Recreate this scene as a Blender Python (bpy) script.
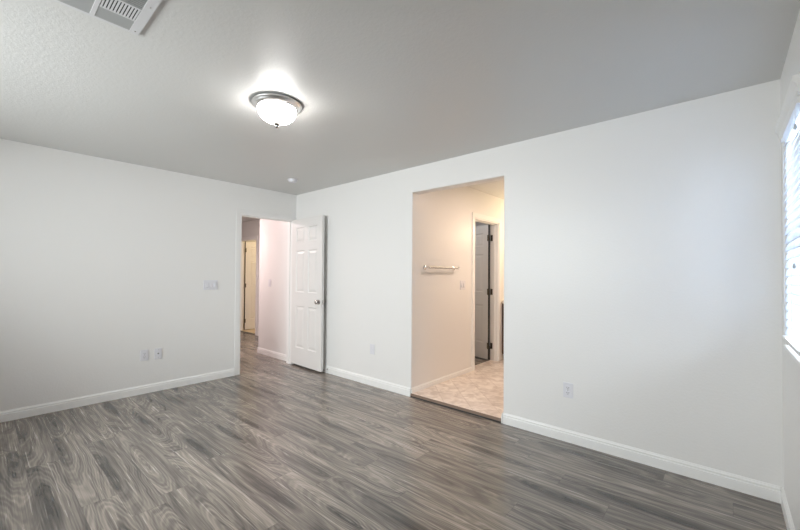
import bpy, bmesh, math, random
from mathutils import Vector, Matrix

random.seed(7)
scene = bpy.context.scene
for o in list(bpy.data.objects):
    bpy.data.objects.remove(o, do_unlink=True)
COL = scene.collection

# ------------------------------------------------------------------ camera
W, H = 4.933, 2.44            # room width (wall_back runs along X), ceiling height
D = 4.35                      # room depth: the room is x 0..W, y -D..0
ZB = 0.035                    # the bathroom floor stands this much higher
F_PX, V0, YAW, PITCH, ROLL = 370.905, 269.70, 0.71971, 0.01411, 0.00683
cam_d = bpy.data.cameras.new('camera')
cam = bpy.data.objects.new('camera', cam_d)
COL.objects.link(cam)
cam_d.sensor_fit = 'HORIZONTAL'
cam_d.sensor_width = 36.0
cam_d.lens = F_PX / 800.0 * 36.0
cam_d.shift_y = (V0 - 265.0) / 800.0
cam_d.clip_start = 0.02
fw = Vector((-math.sin(YAW) * math.cos(PITCH), math.cos(YAW) * math.cos(PITCH), math.sin(PITCH)))
r0 = Vector((math.cos(YAW), math.sin(YAW), 0))
u0 = r0.cross(fw)
rr = r0 * math.cos(ROLL) + u0 * math.sin(ROLL)
uu = u0 * math.cos(ROLL) - r0 * math.sin(ROLL)
mw = Matrix.Identity(4)
for i in range(3):
    mw[i][0], mw[i][1], mw[i][2] = rr[i], uu[i], -fw[i]
mw[0][3], mw[1][3], mw[2][3] = 4.68763, -3.05324, 1.28919
cam.matrix_world = mw
scene.camera = cam

# ------------------------------------------------------------------ world, exposure, large lights
scene.view_settings.view_transform = 'Standard'
scene.view_settings.look = 'None'
scene.view_settings.gamma = 1.0
scene.view_settings.exposure = 0.05
scene.view_settings.use_curve_mapping = False
cy = scene.cycles
cy.use_denoising = True
cy.max_bounces = 14
cy.diffuse_bounces = 8
cy.glossy_bounces = 4
cy.transmission_bounces = 8
cy.transparent_max_bounces = 12
cy.sample_clamp_indirect = 4.0
cy.caustics_reflective = False
cy.caustics_refractive = False

world = bpy.data.worlds.new('world')
scene.world = world
world.use_nodes = True
bg = world.node_tree.nodes['Background']
bg.inputs[0].default_value = (0.80, 0.88, 1.0, 1)
bg.inputs[1].default_value = 2.5


def area(name, loc, rot, sx, sy, power, color):
    l = bpy.data.lights.new(name, 'AREA')
    l.shape = 'RECTANGLE'
    l.size, l.size_y = sx, sy
    l.energy = power
    l.color = color
    o = bpy.data.objects.new(name, l)
    o.location = loc
    o.rotation_euler = rot
    COL.objects.link(o)
    return o


def point(name, loc, power, color, radius=0.06):
    l = bpy.data.lights.new(name, 'POINT')
    l.energy = power
    l.color = color
    l.shadow_soft_size = radius
    o = bpy.data.objects.new(name, l)
    o.location = loc
    COL.objects.link(o)
    return o


HP = math.pi / 2
# daylight outside the blinds window; fill light outside the added window behind the camera
area('daylight_side_window', (W + 0.42, -0.55, 1.55), (0, HP, 0), 1.5, 1.2, 165, (0.84, 0.90, 1.0))
area('rear_fill_light', (2.05, -D - 0.30, 1.78), (HP - 0.42, 0, 0), 2.6, 0.9, 180, (1.0, 0.995, 0.98))
BATH_C = (1.0, 0.76, 0.45)
point('bathroom_bulb', (2.75, 2.30, 1.98), 15, BATH_C, 0.07)
area('bathroom_lamp', (3.3, 1.1, 2.40), (0, 0, 0), 0.4, 0.4, 22, (1.0, 0.76, 0.62))
area('hall_lamp', (-1.5, -0.80, 2.38), (0, 0, 0), 0.35, 0.35, 34, (1.0, 0.80, 0.78))
point('far_bedroom_bulb', (-2.6, 2.0, 2.1), 24, (1.0, 0.76, 0.45), 0.10)
point('closet_bulb', (1.3, 1.5, 2.2), 4, (0.95, 0.97, 1.0), 0.08)

# ------------------------------------------------------------------ materials


def new_mat(name):
    m = bpy.data.materials.new(name)
    m.use_nodes = True
    nt = m.node_tree
    return m, nt, nt.nodes['Principled BSDF']


def plain(name, col, rough=0.5, metal=0.0, spec=0.5, noise=0.0):
    m, nt, b = new_mat(name)
    b.inputs['Base Color'].default_value = (*col, 1)
    b.inputs['Roughness'].default_value = rough
    b.inputs['Metallic'].default_value = metal
    b.inputs['Specular IOR Level'].default_value = spec
    if noise:
        tc = nt.nodes.new('ShaderNodeTexCoord')
        n = nt.nodes.new('ShaderNodeTexNoise')
        n.inputs['Scale'].default_value = 40
        nt.links.new(tc.outputs['Object'], n.inputs['Vector'])
        bp = nt.nodes.new('ShaderNodeBump')
        bp.inputs['Strength'].default_value = noise
        bp.inputs['Distance'].default_value = 0.002
        nt.links.new(n.outputs['Fac'], bp.inputs['Height'])
        nt.links.new(bp.outputs['Normal'], b.inputs['Normal'])
    return m


def paint(name, col, scale, dist, rough=0.75, spec=0.25):
    """painted drywall with an orange-peel / knockdown bump"""
    m, nt, b = new_mat(name)
    b.inputs['Base Color'].default_value = (*col, 1)
    b.inputs['Roughness'].default_value = rough
    b.inputs['Specular IOR Level'].default_value = spec
    tc = nt.nodes.new('ShaderNodeTexCoord')
    n = nt.nodes.new('ShaderNodeTexNoise')
    n.inputs['Scale'].default_value = scale
    n.inputs['Detail'].default_value = 3
    n.inputs['Roughness'].default_value = 0.55
    nt.links.new(tc.outputs['Object'], n.inputs['Vector'])
    ramp = nt.nodes.new('ShaderNodeValToRGB')
    ramp.color_ramp.elements[0].position = 0.42
    ramp.color_ramp.elements[1].position = 0.62
    nt.links.new(n.outputs['Fac'], ramp.inputs['Fac'])
    bp = nt.nodes.new('ShaderNodeBump')
    bp.inputs['Strength'].default_value = 1.0
    bp.inputs['Distance'].default_value = dist
    nt.links.new(ramp.outputs['Color'], bp.inputs['Height'])
    nt.links.new(bp.outputs['Normal'], b.inputs['Normal'])
    return m


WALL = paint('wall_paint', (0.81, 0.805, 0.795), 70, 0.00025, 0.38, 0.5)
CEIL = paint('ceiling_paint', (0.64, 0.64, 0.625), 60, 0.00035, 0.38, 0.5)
TRIM = plain('white_trim_paint', (0.86, 0.86, 0.85), 0.35, 0, 0.5)
DOOR = plain('white_door_paint', (0.76, 0.75, 0.735), 0.38, 0, 0.5, 0.05)
PLATE = plain('white_plastic', (0.74, 0.74, 0.78), 0.35)
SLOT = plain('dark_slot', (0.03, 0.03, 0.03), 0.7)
NICKEL = plain('brushed_nickel', (0.74, 0.72, 0.70), 0.22, 1.0)
RIM = plain('satin_nickel', (0.93, 0.92, 0.90), 0.28, 1.0)
KNOBM = plain('polished_nickel', (0.50, 0.48, 0.46), 0.12, 1.0)
CHROME = plain('chrome', (0.80, 0.80, 0.80), 0.12, 1.0)
BRONZE = plain('dark_bronze_metal', (0.10, 0.09, 0.075), 0.4, 1.0)
VENTM = plain('vent_enamel', (0.64, 0.64, 0.65), 0.45)
VENTG = plain('vent_grey_enamel', (0.44, 0.45, 0.45), 0.5)
DARK = plain('duct_dark', (0.035, 0.035, 0.033), 0.8)
RUBBER = plain('rubber', (0.10, 0.10, 0.10), 0.7)
DARKWOOD = plain('dark_stained_wood', (0.12, 0.075, 0.05), 0.5)
STRIPM = plain('brown_edge_strip', (0.24, 0.17, 0.13), 0.6)
COUNTER = plain('cream_counter', (0.75, 0.68, 0.58), 0.25)
CARPET = plain('beige_carpet', (0.62, 0.52, 0.38), 0.95, 0, 0.1, 0.6)
FRAMEM = plain('bronze_window_frame', (0.22, 0.18, 0.15), 0.5)
GRASSY = plain('outdoor_ground', (0.45, 0.44, 0.40), 0.9)


def glow_mat():
    m, nt, b = new_mat('lit_frosted_glass')
    b.inputs['Base Color'].default_value = (0.9, 0.9, 0.88, 1)
    b.inputs['Roughness'].default_value = 0.3
    b.inputs['Emission Color'].default_value = (1.0, 0.975, 0.94, 1)
    b.inputs['Emission Strength'].default_value = 38.0
    return m


BOWL = glow_mat()


def slat_mat():
    m = bpy.data.materials.new('white_slat_vinyl')
    m.use_nodes = True
    nt = m.node_tree
    nt.nodes.clear()
    out = nt.nodes.new('ShaderNodeOutputMaterial')
    d = nt.nodes.new('ShaderNodeBsdfDiffuse')
    d.inputs['Color'].default_value = (0.85, 0.87, 0.90, 1)
    t = nt.nodes.new('ShaderNodeBsdfTranslucent')
    t.inputs['Color'].default_value = (0.80, 0.86, 0.95, 1)
    mx = nt.nodes.new('ShaderNodeMixShader')
    mx.inputs[0].default_value = 0.45
    nt.links.new(d.outputs[0], mx.inputs[1])
    nt.links.new(t.outputs[0], mx.inputs[2])
    nt.links.new(mx.outputs[0], out.inputs[0])
    return m


SLAT = slat_mat()


def glass_mat():
    m = bpy.data.materials.new('window_glass')
    m.use_nodes = True
    nt = m.node_tree
    nt.nodes.clear()
    out = nt.nodes.new('ShaderNodeOutputMaterial')
    t = nt.nodes.new('ShaderNodeBsdfTransparent')
    t.inputs['Color'].default_value = (0.95, 0.97, 0.97, 1)
    g = nt.nodes.new('ShaderNodeBsdfGlossy')
    g.inputs['Roughness'].default_value = 0.02
    fr = nt.nodes.new('ShaderNodeFresnel')
    fr.inputs['IOR'].default_value = 1.45
    mx = nt.nodes.new('ShaderNodeMixShader')
    nt.links.new(fr.outputs[0], mx.inputs[0])
    nt.links.new(t.outputs[0], mx.inputs[1])
    nt.links.new(g.outputs[0], mx.inputs[2])
    nt.links.new(mx.outputs[0], out.inputs[0])
    return m


GLASS = glass_mat()


def plank_mat():
    m, nt, b = new_mat('grey_oak_laminate')
    N, L = nt.nodes, nt.links

    def math_(op, a, bb=None, c=None):
        n = N.new('ShaderNodeMath')
        n.operation = op
        for i, v in enumerate((a, bb, c)):
            if v is None:
                continue
            if isinstance(v, (int, float)):
                n.inputs[i].default_value = v
            else:
                L.new(v, n.inputs[i])
        return n.outputs[0]

    tc = N.new('ShaderNodeTexCoord')
    sp = N.new('ShaderNodeSeparateXYZ')
    L.new(tc.outputs['Object'], sp.inputs[0])
    X, Y = sp.outputs[0], sp.outputs[1]
    PW, PL = 0.165, 1.25
    ry = math_('DIVIDE', math_('ADD', Y, 0.017), PW)
    row = math_('FLOOR', ry)
    fy = math_('FRACT', ry)
    wn = N.new('ShaderNodeTexWhiteNoise')
    wn.noise_dimensions = '1D'
    L.new(row, wn.inputs['W'])
    rx = math_('DIVIDE', math_('ADD', X, math_('MULTIPLY', wn.outputs['Value'], PL * 3)), PL)
    colm = math_('FLOOR', rx)
    fx = math_('FRACT', rx)
    cmb = N.new('ShaderNodeCombineXYZ')
    L.new(row, cmb.inputs[0])
    L.new(colm, cmb.inputs[1])
    wid = N.new('ShaderNodeTexWhiteNoise')
    wid.noise_dimensions = '3D'
    L.new(cmb.outputs[0], wid.inputs['Vector'])
    rnd = wid.outputs['Value']
    seed = math_('MULTIPLY', rnd, 40.0)

    # cathedral grain: contour lines of a stretched soft noise
    def stretched(sx, sy, scale, detail, rough, dist=0.0):
        c = N.new('ShaderNodeCombineXYZ')
        L.new(math_('MULTIPLY', X, sx), c.inputs[0])
        L.new(math_('MULTIPLY', Y, sy), c.inputs[1])
        L.new(seed, c.inputs[2])
        n = N.new('ShaderNodeTexNoise')
        n.inputs['Scale'].default_value = scale
        n.inputs['Detail'].default_value = detail
        n.inputs['Roughness'].default_value = rough
        n.inputs['Distortion'].default_value = dist
        L.new(c.outputs[0], n.inputs['Vector'])
        return n.outputs['Fac']

    soft = stretched(0.7, 3.0, 1.5, 3.0, 0.5, 0.2)
    mid = stretched(1.6, 14.0, 2.0, 2.0, 0.5)
    wr2 = N.new('ShaderNodeTexWhiteNoise')
    wr2.noise_dimensions = '3D'
    cm2 = N.new('ShaderNodeCombineXYZ')
    L.new(colm, cm2.inputs[0])
    L.new(row, cm2.inputs[1])
    cm2.inputs[2].default_value = 5.3
    L.new(cm2.outputs[0], wr2.inputs['Vector'])
    rs = N.new('ShaderNodeSeparateColor')
    L.new(wr2.outputs['Color'], rs.inputs[0])
    # elongated loops centred somewhere on each plank
    lx = math_('MULTIPLY', math_('SUBTRACT', fx, math_('ADD', math_('MULTIPLY', rs.outputs[0], 0.7), 0.15)), PL * 0.13)
    ly = math_('MULTIPLY', math_('SUBTRACT', fy, math_('ADD', math_('MULTIPLY', rs.outputs[1], 0.9), 0.05)), PW)
    rad = math_('SQRT', math_('ADD', math_('MULTIPLY', lx, lx), math_('MULTIPLY', ly, ly)))
    field = math_('ADD', rad, math_('MULTIPLY', soft, 0.16))
    field = math_('ADD', field, math_('MULTIPLY', mid, 0.012))
    rings = math_('SINE', math_('MULTIPLY', field, 520.0))
    rings = math_('MULTIPLY', math_('ADD', rings, 1.0), 0.5)
    rings = math_('POWER', rings, 1.5)
    rings2 = math_('SINE', math_('MULTIPLY', field, 150.0))
    fine = stretched(1.3, 55.0, 2.2, 4.0, 0.6)
    blotch = stretched(0.55, 6.0, 2.0, 3.0, 0.5, 0.3)
    heart = N.new('ShaderNodeMapRange')
    heart.interpolation_type = 'SMOOTHSTEP'
    heart.inputs['From Min'].default_value = 0.0
    heart.inputs['From Max'].default_value = 0.060
    heart.inputs['To Min'].default_value = 0.24
    heart.inputs['To Max'].default_value = 0.0
    L.new(rad, heart.inputs['Value'])
    hmask = math_('GREATER_THAN', rs.outputs[2], 0.45)
    amp = N.new('ShaderNodeMapRange')
    amp.inputs['From Min'].default_value = 0.40
    amp.inputs['From Max'].default_value = 0.62
    amp.inputs['To Min'].default_value = 0.03
    amp.inputs['To Max'].default_value = 0.15
    L.new(stretched(0.8, 4.0, 1.3, 1.0, 0.4), amp.inputs['Value'])
    v = math_('MULTIPLY', rings, amp.outputs[0])
    v = math_('ADD', v, math_('MULTIPLY', rings2, 0.06))
    v = math_('ADD', v, math_('MULTIPLY', fine, 0.60))
    v = math_('ADD', v, math_('MULTIPLY', blotch, 0.58))
    v = math_('ADD', v, math_('MULTIPLY', rnd, 0.10))
    v = math_('SUBTRACT', v, math_('MULTIPLY', heart.outputs[0], hmask))
    ramp = N.new('ShaderNodeValToRGB')
    cr = ramp.color_ramp
    cr.elements[0].position = 0.36
    cr.elements[0].color = (0.040, 0.036, 0.033, 1)
    cr.elements[1].position = 1.0
    cr.elements[1].color = (0.44, 0.385, 0.335, 1)
    e = cr.elements.new(0.52)
    e.color = (0.105, 0.094, 0.084, 1)
    e = cr.elements.new(0.66)
    e.color = (0.190, 0.166, 0.145, 1)
    e = cr.elements.new(0.82)
    e.color = (0.31, 0.272, 0.238, 1)
    L.new(v, ramp.inputs['Fac'])
    # seams
    ex = math_('MULTIPLY', math_('MINIMUM', fx, math_('SUBTRACT', 1.0, fx)), PL)
    ey = math_('MULTIPLY', math_('MINIMUM', fy, math_('SUBTRACT', 1.0, fy)), PW)
    ed = math_('MINIMUM', ex, ey)
    mr = N.new('ShaderNodeMapRange')
    mr.inputs['From Min'].default_value = 0.0004
    mr.inputs['From Max'].default_value = 0.0022
    mr.inputs['To Min'].default_value = 0.62
    mr.inputs['To Max'].default_value = 1.0
    L.new(ed, mr.inputs['Value'])
    mix = N.new('ShaderNodeMix')
    mix.data_type = 'RGBA'
    mix.blend_type = 'MULTIPLY'
    mix.inputs[0].default_value = 1.0
    L.new(ramp.outputs['Color'], mix.inputs[6])
    cc = N.new('ShaderNodeCombineColor')
    for i in range(3):
        L.new(mr.outputs[0], cc.inputs[i])
    L.new(cc.outputs[0], mix.inputs[7])
    L.new(mix.outputs[2], b.inputs['Base Color'])
    rg = math_('ADD', math_('MULTIPLY', fine, 0.16), 0.17)
    L.new(rg, b.inputs['Roughness'])
    b.inputs['Specular IOR Level'].default_value = 0.75
    bp = N.new('ShaderNodeBump')
    bp.inputs['Strength'].default_value = 0.18
    bp.inputs['Distance'].default_value = 0.0008
    hh = math_('ADD', math_('MULTIPLY', fine, 0.4), mr.outputs[0])
    L.new(hh, bp.inputs['Height'])
    L.new(bp.outputs['Normal'], b.inputs['Normal'])
    return m


PLANK = plank_mat()


def tile_mat():
    """cream sheet vinyl with a mottled stone-tile pattern"""
    m, nt, b = new_mat('mottled_stone_vinyl')
    N, L = nt.nodes, nt.links
    tc = N.new('ShaderNodeTexCoord')
    mp = N.new('ShaderNodeMapping')
    mp.inputs['Rotation'].default_value = (0, 0, math.radians(45))
    L.new(tc.outputs['Object'], mp.inputs[0])
    br = N.new('ShaderNodeTexBrick')
    br.offset = 0.5
    br.inputs['Scale'].default_value = 1.0
    br.inputs['Brick Width'].default_value = 0.23
    br.inputs['Row Height'].default_value = 0.23
    br.inputs['Mortar Size'].default_value = 0.006
    br.inputs['Mortar Smooth'].default_value = 0.8
    br.inputs['Color1'].default_value = (0.80, 0.74, 0.69, 1)
    br.inputs['Color2'].default_value = (0.70, 0.63, 0.58, 1)
    br.inputs['Mortar'].default_value = (0.62, 0.54, 0.49, 1)
    L.new(mp.outputs[0], br.inputs['Vector'])
    n = N.new('ShaderNodeTexNoise')
    n.inputs['Scale'].default_value = 9
    n.inputs['Detail'].default_value = 5
    n.inputs['Distortion'].default_value = 1.2
    L.new(tc.outputs['Object'], n.inputs['Vector'])
    rp = N.new('ShaderNodeValToRGB')
    rp.color_ramp.elements[0].position = 0.35
    rp.color_ramp.elements[0].color = (0.78, 0.72, 0.68, 1)
    rp.color_ramp.elements[1].position = 0.65
    rp.color_ramp.elements[1].color = (1.12, 1.10, 1.08, 1)
    L.new(n.outputs['Fac'], rp.inputs[0])
    mix = N.new('ShaderNodeMix')
    mix.data_type = 'RGBA'
    mix.blend_type = 'MULTIPLY'
    mix.inputs[0].default_value = 1.0
    L.new(br.outputs['Color'], mix.inputs[6])
    L.new(rp.outputs['Color'], mix.inputs[7])
    L.new(mix.outputs[2], b.inputs['Base Color'])
    b.inputs['Roughness'].default_value = 0.30
    return m


TILE = tile_mat()

# ------------------------------------------------------------------ helpers


def tag(o, label=None, cat=None, group=None, kind=None):
    if label:
        o['label'] = label
    if cat:
        o['category'] = cat
    if group:
        o['group'] = group
    if kind:
        o['kind'] = kind
    return o


def obj(name, bm, mat, parent=None, loc=None, smooth=False, auto=None):
    bmesh.ops.recalc_face_normals(bm, faces=bm.faces[:])
    me = bpy.data.meshes.new(name)
    bm.to_mesh(me)
    bm.free()
    me.materials.append(mat)
    if smooth:
        for p in me.polygons:
            p.use_smooth = True
        if auto is not None:
            me.set_sharp_from_angle(angle=math.radians(auto))
    o = bpy.data.objects.new(name, me)
    COL.objects.link(o)
    if parent:
        o.parent = parent
    if loc:
        o.location = loc
    return o


def empty(name, loc, rz=0.0):
    o = bpy.data.objects.new(name, None)
    o.empty_display_size = 0.1
    o.location = loc
    o.rotation_euler = (0, 0, rz)
    COL.objects.link(o)
    return o


def box(bm, x0, x1, y0, y1, z0, z1, bevel=0.0, seg=2):
    g = bmesh.ops.create_cube(bm, size=1.0)
    vs = g['verts']
    for v in vs:
        v.co = Vector(((x0 + x1) / 2 + v.co.x * (x1 - x0), (y0 + y1) / 2 + v.co.y * (y1 - y0),
                       (z0 + z1) / 2 + v.co.z * (z1 - z0)))
    if bevel:
        es = set()
        for v in vs:
            es.update(v.link_edges)
        bmesh.ops.bevel(bm, geom=list(es), offset=bevel, segments=seg, profile=0.5, affect='EDGES')
    return bm


def cyl(bm, p0, p1, r0_, r1_=None, seg=24):
    p0, p1 = Vector(p0), Vector(p1)
    r1_ = r0_ if r1_ is None else r1_
    d = p1 - p0
    m = Matrix.Translation((p0 + p1) / 2) @ d.to_track_quat('Z', 'Y').to_matrix().to_4x4()
    bmesh.ops.create_cone(bm, cap_ends=True, segments=seg, radius1=r0_, radius2=r1_, depth=d.length, matrix=m)
    return bm


def lathe(bm, prof, seg=48, mat=None):
    """prof: list of (r, z); revolves about Z, closes where r == 0"""
    rings = []
    for r, z in prof:
        if r < 1e-6:
            rings.append([bm.verts.new((0, 0, z))])
        else:
            rings.append([bm.verts.new((r * math.cos(2 * math.pi * k / seg), r * math.sin(2 * math.pi * k / seg), z))
                          for k in range(seg)])
    for a, b in zip(rings[:-1], rings[1:]):
        for k in range(seg):
            k2 = (k + 1) % seg
            if len(a) == 1 and len(b) == 1:
                continue
            if len(a) == 1:
                bm.faces.new((a[0], b[k], b[k2]))
            elif len(b) == 1:
                bm.faces.new((a[k], a[k2], b[0]))
            else:
                bm.faces.new((a[k], a[k2], b[k2], b[k]))
    if mat is not None:
        allv = [v for ring in rings for v in ring]
        bmesh.ops.transform(bm, matrix=mat, verts=allv)
    return bm


def prism(bm, prof, along, p0, p1, out):
    """extrude a closed profile (d, z) - d measured along `out` - from p0 to p1"""
    p0, p1, out = Vector(p0), Vector(p1), Vector(out)
    A = [bm.verts.new(p0 + out * d + Vector((0, 0, z))) for d, z in prof]
    B = [bm.verts.new(p1 + out * d + Vector((0, 0, z))) for d, z in prof]
    n = len(prof)
    for i in range(n):
        j = (i + 1) % n
        bm.faces.new((A[i], A[j], B[j], B[i]))
    bm.faces.new(A)
    bm.faces.new(B[::-1])
    return bm


def wall(name, axis, a, b, u0_, u1_, z0, z1, holes=(), bev=0.0, mat=WALL, label=None, bplane=0.0):
    """axis 'x': the wall lies between x=a and x=b and runs along y; 'y': the other way"""
    us = sorted({u0_, u1_, *[h[0] for h in holes], *[h[1] for h in holes]})
    zs = sorted({z0, z1, *[h[2] for h in holes], *[h[3] for h in holes]})
    us = [u for u in us if u0_ <= u <= u1_]
    zs = [z for z in zs if z0 <= z <= z1]
    bm = bmesh.new()
    for i in range(len(us) - 1):
        for k in range(len(zs) - 1):
            um, zm = (us[i] + us[i + 1]) / 2, (zs[k] + zs[k + 1]) / 2
            if any(h[0] < um < h[1] and h[2] < zm < h[3] for h in holes):
                continue
            if axis == 'x':
                box(bm, a, b, us[i], us[i + 1], zs[k], zs[k + 1])
            else:
                box(bm, us[i], us[i + 1], a, b, zs[k], zs[k + 1])
    bmesh.ops.remove_doubles(bm, verts=bm.verts[:], dist=1e-5)
    # drop the interior double faces
    seen = {}
    for f in bm.faces:
        seen.setdefault(tuple(sorted(v.index for v in f.verts)), []).append(f)
    kill = [f for fs in seen.values() if len(fs) > 1 for f in fs]
    if kill:
        bmesh.ops.delete(bm, geom=kill, context='FACES_ONLY')
    loose = [e for e in bm.edges if not e.link_faces]
    if loose:
        bmesh.ops.delete(bm, geom=loose, context='EDGES')
    bmesh.ops.recalc_face_normals(bm, faces=bm.faces[:])
    if bev and holes:
        es = []
        for e in bm.edges:
            if len(e.link_faces) == 2 and e.calc_face_angle(0) > 0.5:
                ok = True
                for v in e.verts:
                    u = v.co.y if axis == 'x' else v.co.x
                    onh = abs((v.co.x if axis == 'x' else v.co.y) - bplane) < 1e-4 and any((abs(u - h[0]) < 1e-4 or abs(u - h[1]) < 1e-4) and h[2] - 1e-4 <= v.co.z <= h[3] + 1e-4
                              for h in holes)
                    ok = ok and onh
                across = abs((e.verts[0].co - e.verts[1].co)[0 if axis == 'x' else 1]) > 1e-4
                if ok and not across:
                    es.append(e)
        bmesh.ops.bevel(bm, geom=es, offset=bev, segments=4, profile=0.5, affect='EDGES')
    o = obj(name, bm, mat)
    return tag(o, label, 'wall', kind='structure')


BB = [(0, 0), (0.0125, 0), (0.0125, 0.061), (0.0115, 0.064), (0.0070, 0.0655), (0.0070, 0.069), (0.0100, 0.071), (0.0100, 0.078),
      (0.0085, 0.081), (0.0045, 0.086), (0.0035, 0.091), (0, 0.092)]


def baseboard(name, segs, label, z=0.0):
    """segs: list of (p0, p1, out)"""
    bm = bmesh.new()
    for p0, p1, out in segs:
        prism(bm, BB, None, (*p0, z), (*p1, z), (*out, 0))
    o = obj(name, bm, TRIM)
    return tag(o, label, 'baseboard', kind='structure')


# ------------------------------------------------------------------ floors and ceilings
T = 0.12
bm = bmesh.new()
box(bm, 0, W, -D, 0, -0.10, 0.0)
box(bm, -4.6, 0, -1.3, 0.0, -0.10, 0.0)
box(bm, -4.6, -1.06, 0.0, 0.84 + 0.06, -0.10, 0.0)
tag(obj('floor', bm, PLANK), 'grey-brown wood laminate plank floor of the empty room and hall', 'floor', kind='structure')
bm = bmesh.new()
box(bm, 2.06, W, 0.0, 2.77, -0.10, ZB)
tag(obj('floor_bathroom', bm, TILE), 'cream mottled stone-look floor beyond the wide opening', 'floor', kind='structure')
bm = bmesh.new()
box(bm, 0.8, 2.06, 0.9, 3.0, -0.10, ZB - 0.006)
tag(obj('floor_closet', bm, PLANK), 'grey floor of the small room behind the inner doorway', 'floor', kind='structure')
bm = bmesh.new()
box(bm, -4.6, -2.1, 0.90, 3.5, -0.10, 0.004)
tag(obj('floor_far_bedroom', bm, CARPET), 'beige floor of the room at the far end of the hall', 'floor', kind='structure')

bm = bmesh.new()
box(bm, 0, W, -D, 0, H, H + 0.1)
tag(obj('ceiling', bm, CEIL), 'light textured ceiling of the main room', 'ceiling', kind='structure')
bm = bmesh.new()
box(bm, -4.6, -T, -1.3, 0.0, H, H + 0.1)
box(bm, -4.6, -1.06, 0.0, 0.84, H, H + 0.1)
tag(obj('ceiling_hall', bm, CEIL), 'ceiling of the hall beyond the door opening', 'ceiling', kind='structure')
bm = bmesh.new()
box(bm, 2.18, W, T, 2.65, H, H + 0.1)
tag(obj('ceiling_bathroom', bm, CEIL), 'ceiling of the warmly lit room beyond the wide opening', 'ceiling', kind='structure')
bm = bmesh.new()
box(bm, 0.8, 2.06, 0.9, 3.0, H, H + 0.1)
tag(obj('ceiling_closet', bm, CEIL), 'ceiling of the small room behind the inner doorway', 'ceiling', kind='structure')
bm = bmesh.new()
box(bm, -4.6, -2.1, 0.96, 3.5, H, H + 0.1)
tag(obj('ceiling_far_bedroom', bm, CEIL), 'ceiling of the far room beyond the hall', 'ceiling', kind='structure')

# ------------------------------------------------------------------ walls
DY0, DY1, DZ = -0.828, -0.050, 2.070          # bedroom door opening in wall_left
wall('wall_left', 'x', -T, 0, -D - T, 0, 0, H, [(DY0, DY1, 0, DZ)], 0.004,
     label='long plain white left wall with the hall door opening')
OX0, OX1, OZ = 2.18, 3.222, 2.17              # bathroom opening in wall_back
wall('wall_back', 'y', 0, T, -1.06, W + 0.15, 0, H, [(OX0, OX1, 0, OZ)], 0.010,
     label='white wall with the wide doorless opening to the bathroom')
WY0, WY1, WZ0, WZ1 = -0.82, -0.20, 0.925, 2.06
wall('wall_right', 'x', W, W + 0.15, -D - T, 0, 0, H, [(WY0, WY1, WZ0, WZ1)], 0.008, bplane=W,
     label='white wall with the window and blinds at the right edge')
RX0, RX1, RZ0, RZ1 = 0.68, 3.2, 0.92, 2.12  # opening of the added window for the rear fill
wall('wall_front', 'y', -D - T, -D, 0, W, 0, H, [(RX0, RX1, RZ0, RZ1)], 0.008, bplane=-D,
     label='wall behind the camera with the added fill window')
# hall
wall('wall_hall_side', 'x', -1.06 - 0.0, -1.06 + T, T, 0.84 + T, 0, H, label='short hall wall running back from the pink corner')
wall('wall_hall_end', 'y', 0.84, 0.84 + T, -4.6, -1.06, 0, H, [(-3.58, -2.76, 0, 2.04)], label='hall wall holding the yellow-lit far door')
wall('wall_hall_near', 'y', -1.3 - T, -1.3, -4.6, -T, 0, H, label='near side wall of the hall')
wall('wall_hall_far', 'x', -4.6 - T, -4.6, -1.3 - T, 3.5, 0, H, label='far end wall beyond the hall')
wall('wall_far_bedroom_side', 'x', -2.1, -2.1 + T, 0.96, 3.5 + T, 0, H, label='side wall of the far room')
wall('wall_far_bedroom_back', 'y', 3.5, 3.5 + T, -4.6 - T, -2.1, 0, H, label='back wall of the far room')
# bathroom
CY0, CY1, CZ = 1.305, 2.005, 2.025 + ZB        # closet doorway
wall('wall_bathroom_left', 'x', 2.06, 2.18, T, 2.65, 0, H, [(CY0, CY1, 0, CZ)],
     label='peach-lit inner wall with towel bar and inner doorway')
wall('wall_bathroom_back', 'y', 2.65, 2.65 + T, 2.06, W + 0.15, 0, H, label='back wall of the bathroom')
wall('wall_bathroom_right', 'x', W, W + 0.15, T, 2.65, 0, H, label='right wall of the bathroom')
wall('wall_closet_left', 'x', 0.68, 0.80, 0.78, 3.12, 0, H, label='left wall of the small inner room')
wall('wall_closet_near', 'y', 0.78, 0.90, 0.80, 2.06, 0, H, label='near wall of the small inner room')
wall('wall_closet_back', 'y', 3.0, 3.12, 0.80, 2.18, 0, H, label='back wall of the small inner room')
wall('wall_closet_right', 'x', 2.06, 2.18, 2.77, 3.0, 0, H, label='rear piece of wall beside the small inner room')

# ------------------------------------------------------------------ baseboards
CW = 0.056        # casing width
baseboard('baseboard_left', [((0, -D), (0, DY0 - CW), (1, 0))], 'white moulded baseboard along the long left wall')
baseboard('baseboard_back', [((0.0125, 0), (OX0 - 0.004, 0), (0, -1)), ],
          'white moulded baseboard between the open door and the wide opening')
bm = bmesh.new()
prism(bm, BB, None, (OX1 + 0.004, 0, 0), (W - 0.0125, 0, 0), (0, -1, 0))
prism(bm, BB, None, (OX1, -0.0125, 0), (OX1, T, 0), (-1, 0, 0))
tag(obj('baseboard_back', bm, TRIM), 'white moulded baseboard running from the wide opening to the right corner', 'baseboard', kind='structure')
baseboard('baseboard_right', [((W, 0), (W, -D), (-1, 0))], 'white moulded baseboard under the blinds window')
baseboard('baseboard_hall', [((-1.06 - 0.0125, 0), (-T - 0.0, 0), (0, -1)), ((-1.06, 0), (-1.06, 0.84), (-1, 0))],
          'white baseboard along the pinkish hall wall')
baseboard('baseboard_hall_end', [((-4.6, 0.84), (-3.64, 0.84), (0, -1)), ((-2.70, 0.84), (-1.075, 0.84), (0, -1))],
          'white baseboard of the wall holding the far door')
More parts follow.
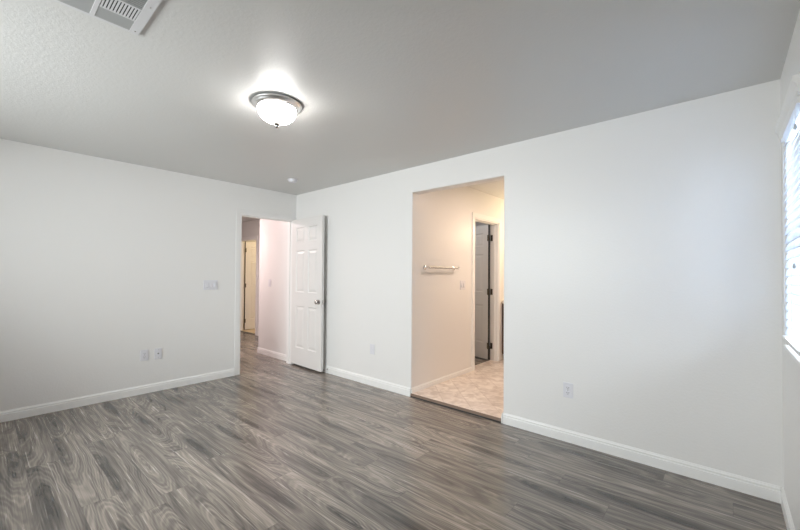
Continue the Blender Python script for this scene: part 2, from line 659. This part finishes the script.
baseboard('baseboard_bathroom', [((2.18, T * 0.0 + 0.0), (2.18, CY0 - 0.064), (1, 0))],
          'cream-lit baseboard below the towel bar')

# ------------------------------------------------------------------ casings (trim)
def casing(name, plane, s, u0_, u1_, z0, ztop, w, th, label, axis='x', mat=TRIM):
    """flat casing round an opening on the face `plane`; s = outward sign"""
    bm = bmesh.new()
    a, b = sorted((plane, plane + s * th))
    def bx(ua, ub, za, zb):
        if axis == 'x':
            box(bm, a, b, ua, ub, za, zb, 0.003)
        else:
            box(bm, ua, ub, a, b, za, zb, 0.003)
    bx(u0_ - w, u0_, z0, ztop)
    if u1_ is not None:
        bx(u1_, u1_ + w, z0, ztop)
        bx(u0_ - w, u1_ + w, ztop, ztop + w)
    return tag(obj(name, bm, mat), label, 'door casing', kind='structure')


bm = bmesh.new()
box(bm, 0, 0.008, DY0 - CW, DY0, 0, DZ, 0.003)
box(bm, 0, 0.008, DY0 - CW, 0.0 - 0.001, DZ, DZ + CW * 0.9, 0.003)
box(bm, 0, 0.008, DY1, -0.001, 0, DZ, 0.003)
tag(obj('trim_1', bm, WALL), 'slim wall-coloured casing round the hall door opening', 'door casing', kind='structure')
# jamb lining with stop
bm = bmesh.new()
J = 0.016
box(bm, -T, 0.004, DY0, DY0 + J, 0, DZ - J)
box(bm, -T, 0.004, DY1 - J, DY1, 0, DZ - J)
box(bm, -T, 0.004, DY0, DY1, DZ - J, DZ)
box(bm, -0.085, -0.045, DY0 + J, DY0 + J + 0.010, 0, DZ - J)
box(bm, -0.085, -0.045, DY1 - J - 0.010, DY1 - J, 0, DZ - J)
box(bm, -0.085, -0.045, DY0 + J, DY1 - J, DZ - J - 0.010, DZ - J)
jamb = tag(obj('trim_2', bm, TRIM), 'white jamb lining inside the hall door opening', 'door frame', kind='structure')
bm = bmesh.new()
box(bm, -0.034, -0.008, DY0 + J - 0.001, DY0 + J + 0.0015, 0.90, 0.957)
obj('strike_plate', bm, NICKEL, jamb)
casing('trim_3', 2.18, 1, CY0, CY1, ZB, CZ, 0.064, 0.014, 'white casing round the inner bathroom doorway')
bm = bmesh.new()
box(bm, 2.06, 2.18, CY1 - 0.016, CY1, ZB, CZ)
box(bm, 2.06, 2.18, CY0, CY0 + 0.016, ZB, CZ)
box(bm, 2.06, 2.18, CY0, CY1, CZ - 0.016, CZ)
box(bm, 2.10, 2.135, CY1 - 0.026, CY1 - 0.016, ZB, CZ - 0.016)
box(bm, 2.10, 2.135, CY0 + 0.016, CY1 - 0.016, CZ - 0.026, CZ - 0.016)
tag(obj('trim_4', bm, TRIM), 'white jamb lining of the inner bathroom doorway', 'door frame', kind='structure')
for z in (0.20, 1.0, 1.80):
    bm = bmesh.new()
    box(bm, 2.060, 2.096, CY1 - 0.0185, CY1 - 0.016, ZB + 0.012 + z - 0.045, ZB + 0.012 + z + 0.045)
    obj('hinge_leaf', bm, BRONZE, bpy.data.objects['trim_4'])
casing('trim_5', 0.84, -1, -3.58, -2.76, 0, 2.04, 0.056, 0.014, 'casing round the yellow-lit far door', axis='y')
bm = bmesh.new()
box(bm, -3.58, -3.564, 0.84, 0.96, 0, 2.04)
box(bm, -2.776, -2.76, 0.84, 0.96, 0, 2.04)
box(bm, -3.58, -2.76, 0.84, 0.96, 2.024, 2.04)
tag(obj('trim_6', bm, TRIM), 'jamb lining of the yellow-lit far door', 'door frame', kind='structure')
bm = bmesh.new()
box(bm, -3.58, -2.76, 0.835, 0.90, 0.0, 0.010, 0.002)
tag(obj('trim_7', bm, RUBBER), 'dark threshold strip under the far door', 'threshold', kind='structure')
bm = bmesh.new()
box(bm, OX0, OX1 - 0.0125, -0.006, 0.0, 0.010, ZB + 0.001)
tag(obj('trim_8', bm, STRIPM), 'brown edge strip along the raised bathroom floor', 'threshold', kind='structure')
bm = bmesh.new()
box(bm, OX0, OX1 - 0.0125, -0.009, 0.0, 0.0, 0.010)
tag(obj('trim_9', bm, SLOT), 'dark expansion gap where laminate meets the bathroom floor edge', 'threshold', kind='structure')

# ------------------------------------------------------------------ six-panel doors
def door_slab_bm(w, h, t):
    """slab x 0..w, y -t/2..t/2, z 0..h with six raised panels on both faces"""
    bm = bmesh.new()
    st = 0.115 * w / 0.76
    mul = 0.095 * w / 0.76
    pw = (w - 2 * st - mul) / 2
    us = [0, st, st + pw, st + pw + mul, w - st, w]
    k = h / 2.025
    zs = [0, 0.235 * k, 0.815 * k, 1.005 * k, 1.585 * k, 1.705 * k, 1.905 * k, h]
    for s in (-1, 1):
        Y = s * t / 2
        V = {}
        for i, u in enumerate(us):
            for j, z in enumerate(zs):
                V[i, j] = bm.verts.new((u, Y, z))
        for i in range(5):
            for j in range(7):
                q = [V[i, j], V[i + 1, j], V[i + 1, j + 1], V[i, j + 1]]
                if i in (1, 3) and j in (1, 3, 5):
                    ua, ub, za, zb = us[i], us[i + 1], zs[j], zs[j + 1]
                    prev = q
                    for ins, dep in ((0.010, 0.009), (0.020, 0.009), (0.046, 0.002)):
                        yy = s * (t / 2 - dep)
                        cur = [bm.verts.new((ua + ins, yy, za + ins)), bm.verts.new((ub - ins, yy, za + ins)),
                               bm.verts.new((ub - ins, yy, zb - ins)), bm.verts.new((ua + ins, yy, zb - ins))]
                        for e in range(4):
                            bm.faces.new((prev[e], prev[(e + 1) % 4], cur[(e + 1) % 4], cur[e]))
                        prev = cur
                    bm.faces.new(prev)
                else:
                    bm.faces.new(q)
        if s == -1:
            VA = V
    VB = V
    for i in range(5):
        for j in (0, 7):
            bm.faces.new((VA[i, j], VA[i + 1, j], VB[i + 1, j], VB[i, j]))
    for j in range(7):
        for i in (0, 5):
            bm.faces.new((VA[i, j], VA[i, j + 1], VB[i, j + 1], VB[i, j]))
    return bm


KNOB = [(0.0, 0.0), (0.032, 0.0), (0.032, 0.004), (0.028, 0.009), (0.013, 0.012), (0.010, 0.020), (0.012, 0.027),
        (0.021, 0.031), (0.0265, 0.038), (0.0265, 0.045), (0.021, 0.051), (0.010, 0.054), (0.0, 0.0545)]


def make_door(name, loc, rz, w, h, label, knobs=True, mirror=False, hinge_side=-1, hinge_xy=None, hmat=BRONZE, edge=False):
    """hinge at local origin (x=0); the slab runs along +x"""
    d = empty(name, loc, rz)
    tag(d, label, 'door', kind='structure')
    t = 0.035
    sl = obj('door_slab', door_slab_bm(w, h, t), DOOR, d)
    if knobs:
        for s in (-1, 1):
            bm = bmesh.new()
            m = Matrix.Translation((w - 0.065, s * t / 2, 0.900)) @ Matrix.Rotation(HP if s == -1 else -HP, 4, 'X')
            lathe(bm, KNOB, 32, m)
            obj('door_knob', bm, KNOBM, d, smooth=True, auto=35)
        bm = bmesh.new()
        box(bm, w - 0.0005, w + 0.0015, -0.012, 0.012, 0.870, 0.930)
        box(bm, w, w + 0.009, -0.006, 0.006, 0.891, 0.909, 0.002)
        obj('latch', bm, NICKEL, d)
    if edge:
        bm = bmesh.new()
        box(bm, -0.004, 0.0, -t / 2, t / 2, 0.0, h)  # dark strip drawn in for the shade along the hinge edge
        obj('edge_shade', bm, SLOT, d)
    for z in (0.20, h / 2, h - 0.20):
        bm = bmesh.new()
        hy = hinge_side * (t / 2 + 0.004)
        cyl(bm, (-0.006, hy, z - 0.045), (-0.006, hy, z + 0.045), 0.0075, seg=16)
        cyl(bm, (-0.006, hy, z + 0.045), (-0.006, hy, z + 0.050), 0.005, 0.002, seg=16)
        box(bm, -0.003, 0.0, -t / 2 + 0.003, t / 2 + 0.0, z - 0.045, z + 0.045)
        box(bm, -0.004, 0.018, *sorted((hinge_side * t / 2, hinge_side * (t / 2 + 0.002))), z - 0.045, z + 0.045)
        obj('hinge', bm, hmat, d)
    return d


# door 1: opened flat against wall_back; free end a little off the wall
ang = math.atan2(-0.028, 0.735)
make_door('door_1', (0.012, -0.054, 0.026), ang, 0.738, 2.038,
          'white six-panel door swung open against the wall beside the hall opening', hinge_side=1, hmat=NICKEL)
# door 2: in the bathroom, opened into the small room
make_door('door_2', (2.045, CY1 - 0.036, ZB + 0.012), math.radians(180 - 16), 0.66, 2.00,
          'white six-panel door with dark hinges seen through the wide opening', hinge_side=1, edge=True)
# door 3: far end of the hall, opened into the yellow-lit room
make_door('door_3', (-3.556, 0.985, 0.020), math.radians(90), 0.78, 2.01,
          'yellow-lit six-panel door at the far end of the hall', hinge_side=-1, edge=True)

# ------------------------------------------------------------------ windows
def window(name, label, axis, plane, u0_, u1_, z0, z1, out):
    """aluminium frame with a sliding sash and glass; out = +1/-1 direction of outdoors"""
    w = empty(name, (0, 0, 0))
    tag(w, label, 'window', kind='structure')
    def B(bm, ua, ub, pa, pb, za, zb, bev=0.0):
        pa, pb = sorted((plane + out * pa, plane + out * pb))
        if axis == 'x':
            box(bm, pa, pb, ua, ub, za, zb, bev)
        else:
            box(bm, ua, ub, pa, pb, za, zb, bev)
    f = 0.035
    bm = bmesh.new()
    B(bm, u0_, u0_ + f, 0.08, 0.13, z0, z1)
    B(bm, u1_ - f, u1_, 0.08, 0.13, z0, z1)
    B(bm, u0_ + f, u1_ - f, 0.08, 0.13, z0, z0 + f)
    B(bm, u0_ + f, u1_ - f, 0.08, 0.13, z1 - f, z1)
    obj('window_frame', bm, FRAMEM, w)
    bm = bmesh.new()
    um = (z0 + z1) / 2
    B(bm, u0_ + f, u1_ - f, 0.085, 0.115, um - 0.018, um + 0.018)
    obj('sash_rail', bm, FRAMEM, w)
    bm = bmesh.new()
    B(bm, u0_ + f, u1_ - f, 0.098, 0.102, z0 + f, um - 0.018)
    B(bm, u0_ + f, u1_ - f, 0.098, 0.102, um + 0.018, z1 - f)
    obj('pane', bm, GLASS, w)
    return w


w1 = window('window_1', 'bright window behind the white blinds at the right edge', 'x', W, WY0, WY1, WZ0, WZ1, 1)
bm = bmesh.new()
box(bm, W - 0.012, W + 0.08, WY0 - 0.0, WY1 + 0.0, WZ0 - 0.012, WZ0 + 0.006, 0.004)
obj('window_sill', bm, TRIM, w1)
window('fill_window', 'added wide window behind the camera, unseen, for the fill light', 'y', -D, RX0, RX1, RZ0, RZ1, -1)  # unseen window, added so the rear fill light can enter

# the blinds, one thing
bl = tag(empty('window_blinds', (W, (WY0 + WY1) / 2, WZ0 + 0.04)),
         'white wooden-slat blinds hanging closed over the right-hand window', 'blinds')
zo = WZ0 + 0.04
hw = (WY1 - WY0) / 2 - 0.004
pitch_, sw_ = 0.0435, 0.050
tilt = math.radians(68)
n_sl = 24
for k in range(n_sl):
    zc = 0.048 + k * pitch_
    bm = bmesh.new()
    # gently curved slat cross-section
    pts_t, pts_b = [], []
    for i in range(5):
        s = (i / 4 - 0.5) * sw_
        c = 0.0022 * (1 - (2 * i / 4 - 1) ** 2)
        for lst, dz in ((pts_t, c + 0.0013), (pts_b, c - 0.0013)):
            # room edge (negative x) low
            x = s * math.cos(tilt) - dz * math.sin(tilt)
            z = s * math.sin(tilt) + dz * math.cos(tilt)
            lst.append((x, z))
    prof = pts_t + pts_b[::-1]
    A = [bm.verts.new((x + 0.004, -hw, zc + z)) for x, z in prof]
    B_ = [bm.verts.new((x + 0.004, hw, zc + z)) for x, z in prof]
    n = len(prof)
    for i in range(n):
        j = (i + 1) % n
        bm.faces.new((A[i], A[j], B_[j], B_[i]))
    bm.faces.new(A)
    bm.faces.new(B_[::-1])
    obj('slat', bm, SLAT, bl)
bm = bmesh.new()
box(bm, -0.018, 0.022, -hw, hw, 0.0, 0.016, 0.003)
obj('bottom_rail', bm, TRIM, bl)
bm = bmesh.new()
box(bm, -0.020, 0.030, -hw, hw, WZ1 - zo - 0.045, WZ1 - zo - 0.003, 0.002)
obj('head_rail', bm, TRIM, bl)
# crown-profile valance standing on the wall above the opening
prof = [(0.0, 0.0), (0.016, 0.0), (0.019, 0.004), (0.019, 0.018), (0.022, 0.021), (0.020, 0.026), (0.025, 0.030),
        (0.023, 0.036), (0.030, 0.042), (0.034, 0.048), (0.034, 0.070), (0.031, 0.074), (0.0, 0.074)]
prof = [(0.002 + d, z) for d, z in prof]
bm = bmesh.new()
prism(bm, prof, None, (0, WY1 + 0.04 - (WY0 + WY1) / 2, 2.042 - zo), (0, -0.87 - (WY0 + WY1) / 2, 2.042 - zo), (-1, 0, 0))
obj('valance', bm, TRIM, bl)
for yy in (-0.62, -0.36):
    bm = bmesh.new()
    cyl(bm, (-0.020, yy - (WY0 + WY1) / 2, 0.01), (-0.020, yy - (WY0 + WY1) / 2, 1.09), 0.0009, seg=6)
    obj('ladder_cord', bm, TRIM, bl)
for yy, zz in ((-0.775, 1.930), (-0.71, 1.340)):
    cord = bmesh.new()
    cyl(cord, (-0.019, yy - (WY0 + WY1) / 2, zz + 0.02 - zo), (-0.019, yy - (WY0 + WY1) / 2, 2.05 - zo), 0.0010, seg=6)
    cobj = obj('pull_cord', cord, TRIM, bl)
    bm = bmesh.new()
    lathe(bm, [(0, 0.012), (0.002, 0.012), (0.004, 0.006), (0.006, -0.008), (0.005, -0.012), (0, -0.012)], 16,
          Matrix.Translation((-0.019, yy - (WY0 + WY1) / 2, zz - zo)))
    obj('cord_tassel', bm, VENTG, cobj, smooth=True, auto=40)

# ------------------------------------------------------------------ ceiling fixture
cl = tag(empty('ceiling_light', (2.416, -1.732, H)),
         'lit frosted bowl ceiling light with brushed nickel rim and finial', 'ceiling light')
bm = bmesh.new()
lathe(bm, [(0.0, 0.0), (0.150, 0.0), (0.158, -0.005), (0.163, -0.010), (0.162, -0.016), (0.154, -0.022), (0.152, -0.028),
           (0.146, -0.033), (0.136, -0.037), (0.133, -0.043), (0.126, -0.044), (0.124, -0.036), (0.0, -0.036)], 72)
obj('nickel_rim', bm, RIM, cl, smooth=True, auto=40)
bm = bmesh.new()
pr = [(0.0, -0.0365), (0.123, -0.0365), (0.125, -0.045)]
for i in range(1, 15):
    a = i / 14 * HP
    pr.append((0.125 * math.cos(a) ** 0.95 if i < 14 else 0.0, -0.045 - 0.087 * math.sin(a)))
lathe(bm, pr, 72)
obj('glass_bowl', bm, BOWL, cl, smooth=True, auto=60)
bm = bmesh.new()
lathe(bm, [(0, -0.131), (0.021, -0.131), (0.023, -0.137), (0.014, -0.143), (0.008, -0.148), (0.012, -0.154), (0.009, -0.163),
           (0, -0.168)], 24)
obj('finial', bm, KNOBM, cl, smooth=True, auto=50)

# ------------------------------------------------------------------ smoke detector
sd = tag(empty('smoke_detector', (0.735, -0.535, H)), 'small round white smoke detector on the ceiling near the back corner', 'smoke detector')
bm = bmesh.new()
lathe(bm, [(0, 0), (0.060, 0), (0.062, -0.004), (0.060, -0.010), (0.055, -0.011), (0.0, -0.011)], 48)
obj('mounting_base', bm, PLATE, sd, smooth=True, auto=35)
bm = bmesh.new()
lathe(bm, [(0, -0.011), (0.052, -0.011), (0.054, -0.016), (0.050, -0.026), (0.040, -0.032), (0.0, -0.034)], 48)
obj('cover', bm, PLATE, sd, smooth=True, auto=35)
bm = bmesh.new()
lathe(bm, [(0, 0), (0.0035, 0), (0.003, -0.002), (0, -0.002)], 12, Matrix.Translation((0.02, -0.02, -0.0333)))
obj('indicator', bm, SLOT, sd)

# ------------------------------------------------------------------ ceiling register
vt = tag(empty('ceiling_vent', (2.568, -2.558, H)), 'white louvred air register on the ceiling at the upper left', 'air vent')
VX, VY = 0.46, -0.46          # local extents: x 0..VX, y VY..0
bm = bmesh.new()
z0, z1 = -0.009, -0.004
box(bm, 0.0, VX, -0.040, 0.0, z0, z1, 0.0015)
box(bm, 0.0, VX, VY, VY + 0.040, z0, z1, 0.0015)
box(bm, 0.0, 0.020, VY + 0.040, -0.040, z0, z1, 0.0015)
box(bm, VX - 0.020, VX, VY + 0.040, -0.040, z0, z1, 0.0015)
box(bm, 0.020, VX - 0.020, -0.186, -0.168, z0 - 0.001, z1, 0.0015)
box(bm, 0.010, VX - 0.010, VY + 0.010, -0.010, -0.004, -0.0002)      # neck behind the flange
obj('vent_frame', bm, VENTM, vt)
bm = bmesh.new()
box(bm, 0.018, VX - 0.018, VY + 0.038, -0.038, -0.0052, -0.0040)
obj('duct_backing', bm, DARK, vt)


def blades_y(x0, x1, ya, yb, step, width, tilt_deg, name, mat, zc=-0.0075):
    bm = bmesh.new()
    n = int(round((x1 - x0) / step))
    for i in range(n):
        xc = x0 + (i + 0.5) * (x1 - x0) / n
        a = math.radians(tilt_deg)
        dx, dz = width / 2 * math.cos(a), width / 2 * math.sin(a)
        nx, nz = -math.sin(a) * 0.0005, math.cos(a) * 0.0005
        v = []
        for y in (ya, yb):
            v.append([bm.verts.new((xc + sx * dx + sn * nx, y, zc + sx * dz + sn * nz)) for sx, sn in
                      ((-1, -1), (1, -1), (1, 1), (-1, 1))])
        for e in range(4):
            bm.faces.new((v[0][e], v[0][(e + 1) % 4], v[1][(e + 1) % 4], v[1][e]))
        bm.faces.new(v[0])
        bm.faces.new(v[1][::-1])
    return obj(name, bm, mat, vt)


blades_y(0.020, 0.108, -0.168, -0.040, 0.022, 0.0200, 16, 'side_louvres', VENTG)
blades_y(0.222, VX - 0.020, -0.168, -0.040, 0.014, 0.0075, 20, 'dark_louvres', VENTG)
blades_y(0.020, VX - 0.020, VY + 0.040, -0.186, 0.022, 0.0200, 16, 'side_louvres', VENTG)
bm = bmesh.new()
box(bm, 0.108, 0.116, -0.168, -0.040, z0, z1)
box(bm, 0.210, 0.222, -0.168, -0.040, z0, z1)
ns = 11
for i in range(ns):
    yc = -0.040 - (i + 0.5) * 0.128 / ns
    box(bm, 0.116, 0.210, yc - 0.0034, yc + 0.0034, z0, z0 + 0.0025)
obj('slotted_louvres', bm, VENTM, vt)
for y in (-0.020, VY + 0.02):
    for x in (0.03, VX * 0.58):
        bm = bmesh.new()
        cyl(bm, (x, y, -0.0102), (x, y, -0.009), 0.0035, seg=12)
        obj('screw', bm, NICKEL, vt)

# ------------------------------------------------------------------ wall plates
def frame_of(normal):
    """object rotation about Z so that the plate's local -Y points along normal"""
    return math.atan2(normal[1], normal[0]) + HP


def plate_base(name, loc, normal, w, h, label, cat, group=None):
    e = empty(name, loc, frame_of(normal))
    tag(e, label, cat, group)
    bm = bmesh.new()
    box(bm, -w / 2, w / 2, -0.0065, 0.0, 0, h, 0.0015, 2)
    obj('cover_plate', bm, PLATE, e)
    return e


def outlet(loc, normal, label):
    e = plate_base('wall_outlet', loc, normal, 0.072, 0.116, label, 'wall outlet')
    for s in (-1, 1):
        zc = 0.058 + s * 0.0195
        bm = bmesh.new()
        box(bm, -0.017, 0.017, -0.009, -0.006, zc - 0.0145, zc + 0.0145, 0.0012)
        r = obj('receptacle', bm, PLATE, e)
        bm = bmesh.new()
        box(bm, -0.0085, -0.0055, -0.0095, -0.0088, zc - 0.003, zc + 0.007)
        box(bm, 0.0055, 0.0085, -0.0095, -0.0088, zc - 0.002, zc + 0.006)
        cyl(bm, (0, -0.0095, zc - 0.0085), (0, -0.0088, zc - 0.0085), 0.003, seg=12)
        obj('slots', bm, SLOT, r)
    bm = bmesh.new()
    cyl(bm, (0, -0.0072, 0.058), (0, -0.006, 0.058), 0.003, seg=12)
    obj('screw', bm, NICKEL, e)
    return e


outlet((0, -1.856, 0.352), (1, 0), 'white duplex outlet low on the left wall, left of the coax plate')
outlet((3.764, 0, 0.342), (0, -1), 'white duplex outlet low on the wall right of the wide opening')

e = plate_base('coax_plate', (0, -1.728, 0.350), (1, 0), 0.072, 0.116,
               'white cable jack plate with one dark socket, right of the low outlet', 'cable jack')
bm = bmesh.new()
cyl(bm, (0, -0.015, 0.060), (0, -0.006, 0.060), 0.0065, seg=20)
obj('coax_socket', bm, BRONZE, e)
for z in (0.016, 0.100):
    bm = bmesh.new()
    cyl(bm, (0, -0.0072, z), (0, -0.006, z), 0.003, seg=12)
    obj('screw', bm, NICKEL, e)

e = plate_base('cable_plate', (1.592, 0, 0.364), (0, -1), 0.072, 0.116,
               'small blank white plate low on the wall between open door and wide opening', 'wall plate')
bm = bmesh.new()
box(bm, -0.0165, 0.0165, -0.009, -0.006, 0.025, 0.091, 0.0012)
obj('insert', bm, PLATE, e)


def switch(loc, normal, gangs, label):
    w = 0.072 + (gangs - 1) * 0.046
    e = plate_base('light_switch', loc, normal, w, 0.116, label, 'light switch')
    for g in range(gangs):
        xc = (g - (gangs - 1) / 2) * 0.046
        bm = bmesh.new()
        box(bm, xc - 0.0165, xc + 0.0165, -0.008, -0.006, 0.025, 0.091, 0.0008)
        r = obj('rocker', bm, PLATE, e)
        bm = bmesh.new()
        v = [bm.verts.new(c) for c in ((xc - 0.0145, -0.008, 0.028), (xc + 0.0145, -0.008, 0.028),
                                       (xc + 0.0145, -0.008, 0.088), (xc - 0.0145, -0.008, 0.088),
                                       (xc - 0.0145, -0.0135, 0.034), (xc + 0.0145, -0.0135, 0.034),
                                       (xc + 0.0145, -0.0090, 0.086), (xc - 0.0145, -0.0090, 0.086))]
        for f in ((0, 1, 2, 3), (4, 5, 6, 7), (0, 1, 5, 4), (1, 2, 6, 5), (2, 3, 7, 6), (3, 0, 4, 7)):
            bm.faces.new([v[i] for i in f])
        obj('paddle', bm, PLATE, r)
    return e


switch((0, -1.185, 1.094), (1, 0), 3, 'white three-rocker light switch on the left wall near the hall opening')
switch((-0.716, 0, 1.09), (0, -1), 1, 'single light switch on the pinkish wall inside the hall')
switch((2.18, 1.015, 1.108), (1, 0), 2, 'double light switch on the peach bathroom wall near the inner door')

# ------------------------------------------------------------------ towel bar
tb = tag(empty('towel_bar', (2.18, 0.515, 1.376)), 'chrome towel bar mounted on the peach-lit bathroom wall', 'towel bar')
for s in (-1, 1):
    bm = bmesh.new()
    m = Matrix.Translation((0, s * 0.290, 0)) @ Matrix.Rotation(HP, 4, 'Y')
    lathe(bm, [(0, 0), (0.026, 0), (0.026, 0.005), (0.020, 0.010), (0.012, 0.014), (0.010, 0.050), (0.014, 0.054), (0.014, 0.074),
               (0.010, 0.078), (0, 0.078)], 28, m)
    obj('post', bm, CHROME, tb, smooth=True, auto=35)
bm = bmesh.new()
cyl(bm, (0.064, -0.280, 0), (0.064, 0.280, 0), 0.0125, seg=20)
obj('bar', bm, CHROME, tb, smooth=True, auto=35)

# ------------------------------------------------------------------ door stop
ds = tag(empty('door_stop', (0.775, -0.0125, 0.052)), 'small spring door stop on the baseboard behind the open door', 'door stop')
bm = bmesh.new()
cyl(bm, (0, 0, 0), (0, -0.006, 0), 0.011, 0.009, seg=20)
obj('base', bm, NICKEL, ds)
bm = bmesh.new()
for k in range(14):
    y = -0.006 - k * 0.0032
    cyl(bm, (0, y, 0), (0, y - 0.0022, 0), 0.0065, seg=16)
cyl(bm, (0, -0.006, 0), (0, -0.052, 0), 0.005, seg=12)
obj('spring', bm, NICKEL, ds)
bm = bmesh.new()
cyl(bm, (0, -0.052, 0), (0, -0.064, 0), 0.008, seg=16)
obj('bumper', bm, RUBBER, ds)

# ------------------------------------------------------------------ bathroom vanity (a sliver of it shows)
vn = tag(empty('bathroom_vanity', (2.185, 2.07, ZB)), 'dark wood vanity with cream counter just inside the wide opening, behind the inner door casing', 'vanity')
bm = bmesh.new()
box(bm, 0.0, 1.5, 0.05, 0.575, 0.09, 0.84)
box(bm, 0.0, 1.5, 0.11, 0.575, 0.0, 0.09)
obj('cabinet_body', bm, DARKWOOD, vn)
for i in range(3):
    bm = bmesh.new()
    box(bm, 0.02 + i * 0.49, 0.49 + i * 0.49, 0.032, 0.05, 0.12, 0.80, 0.004)
    dd = obj('cabinet_door', bm, DARKWOOD, vn)
    bm = bmesh.new()
    m = Matrix.Translation((0.45 + i * 0.49, 0.032, 0.70)) @ Matrix.Rotation(HP, 4, 'X')
    lathe(bm, [(0, 0), (0.006, 0), (0.006, 0.012), (0.014, 0.018), (0.012, 0.026), (0, 0.028)], 20, m)
    obj('knob', bm, NICKEL, dd, smooth=True, auto=40)
bm = bmesh.new()
box(bm, 0.0, 1.52, 0.02, 0.575, 0.84, 0.88, 0.004)
box(bm, 0.0, 1.52, 0.555, 0.575, 0.88, 0.98, 0.003)
obj('countertop', bm, COUNTER, vn)
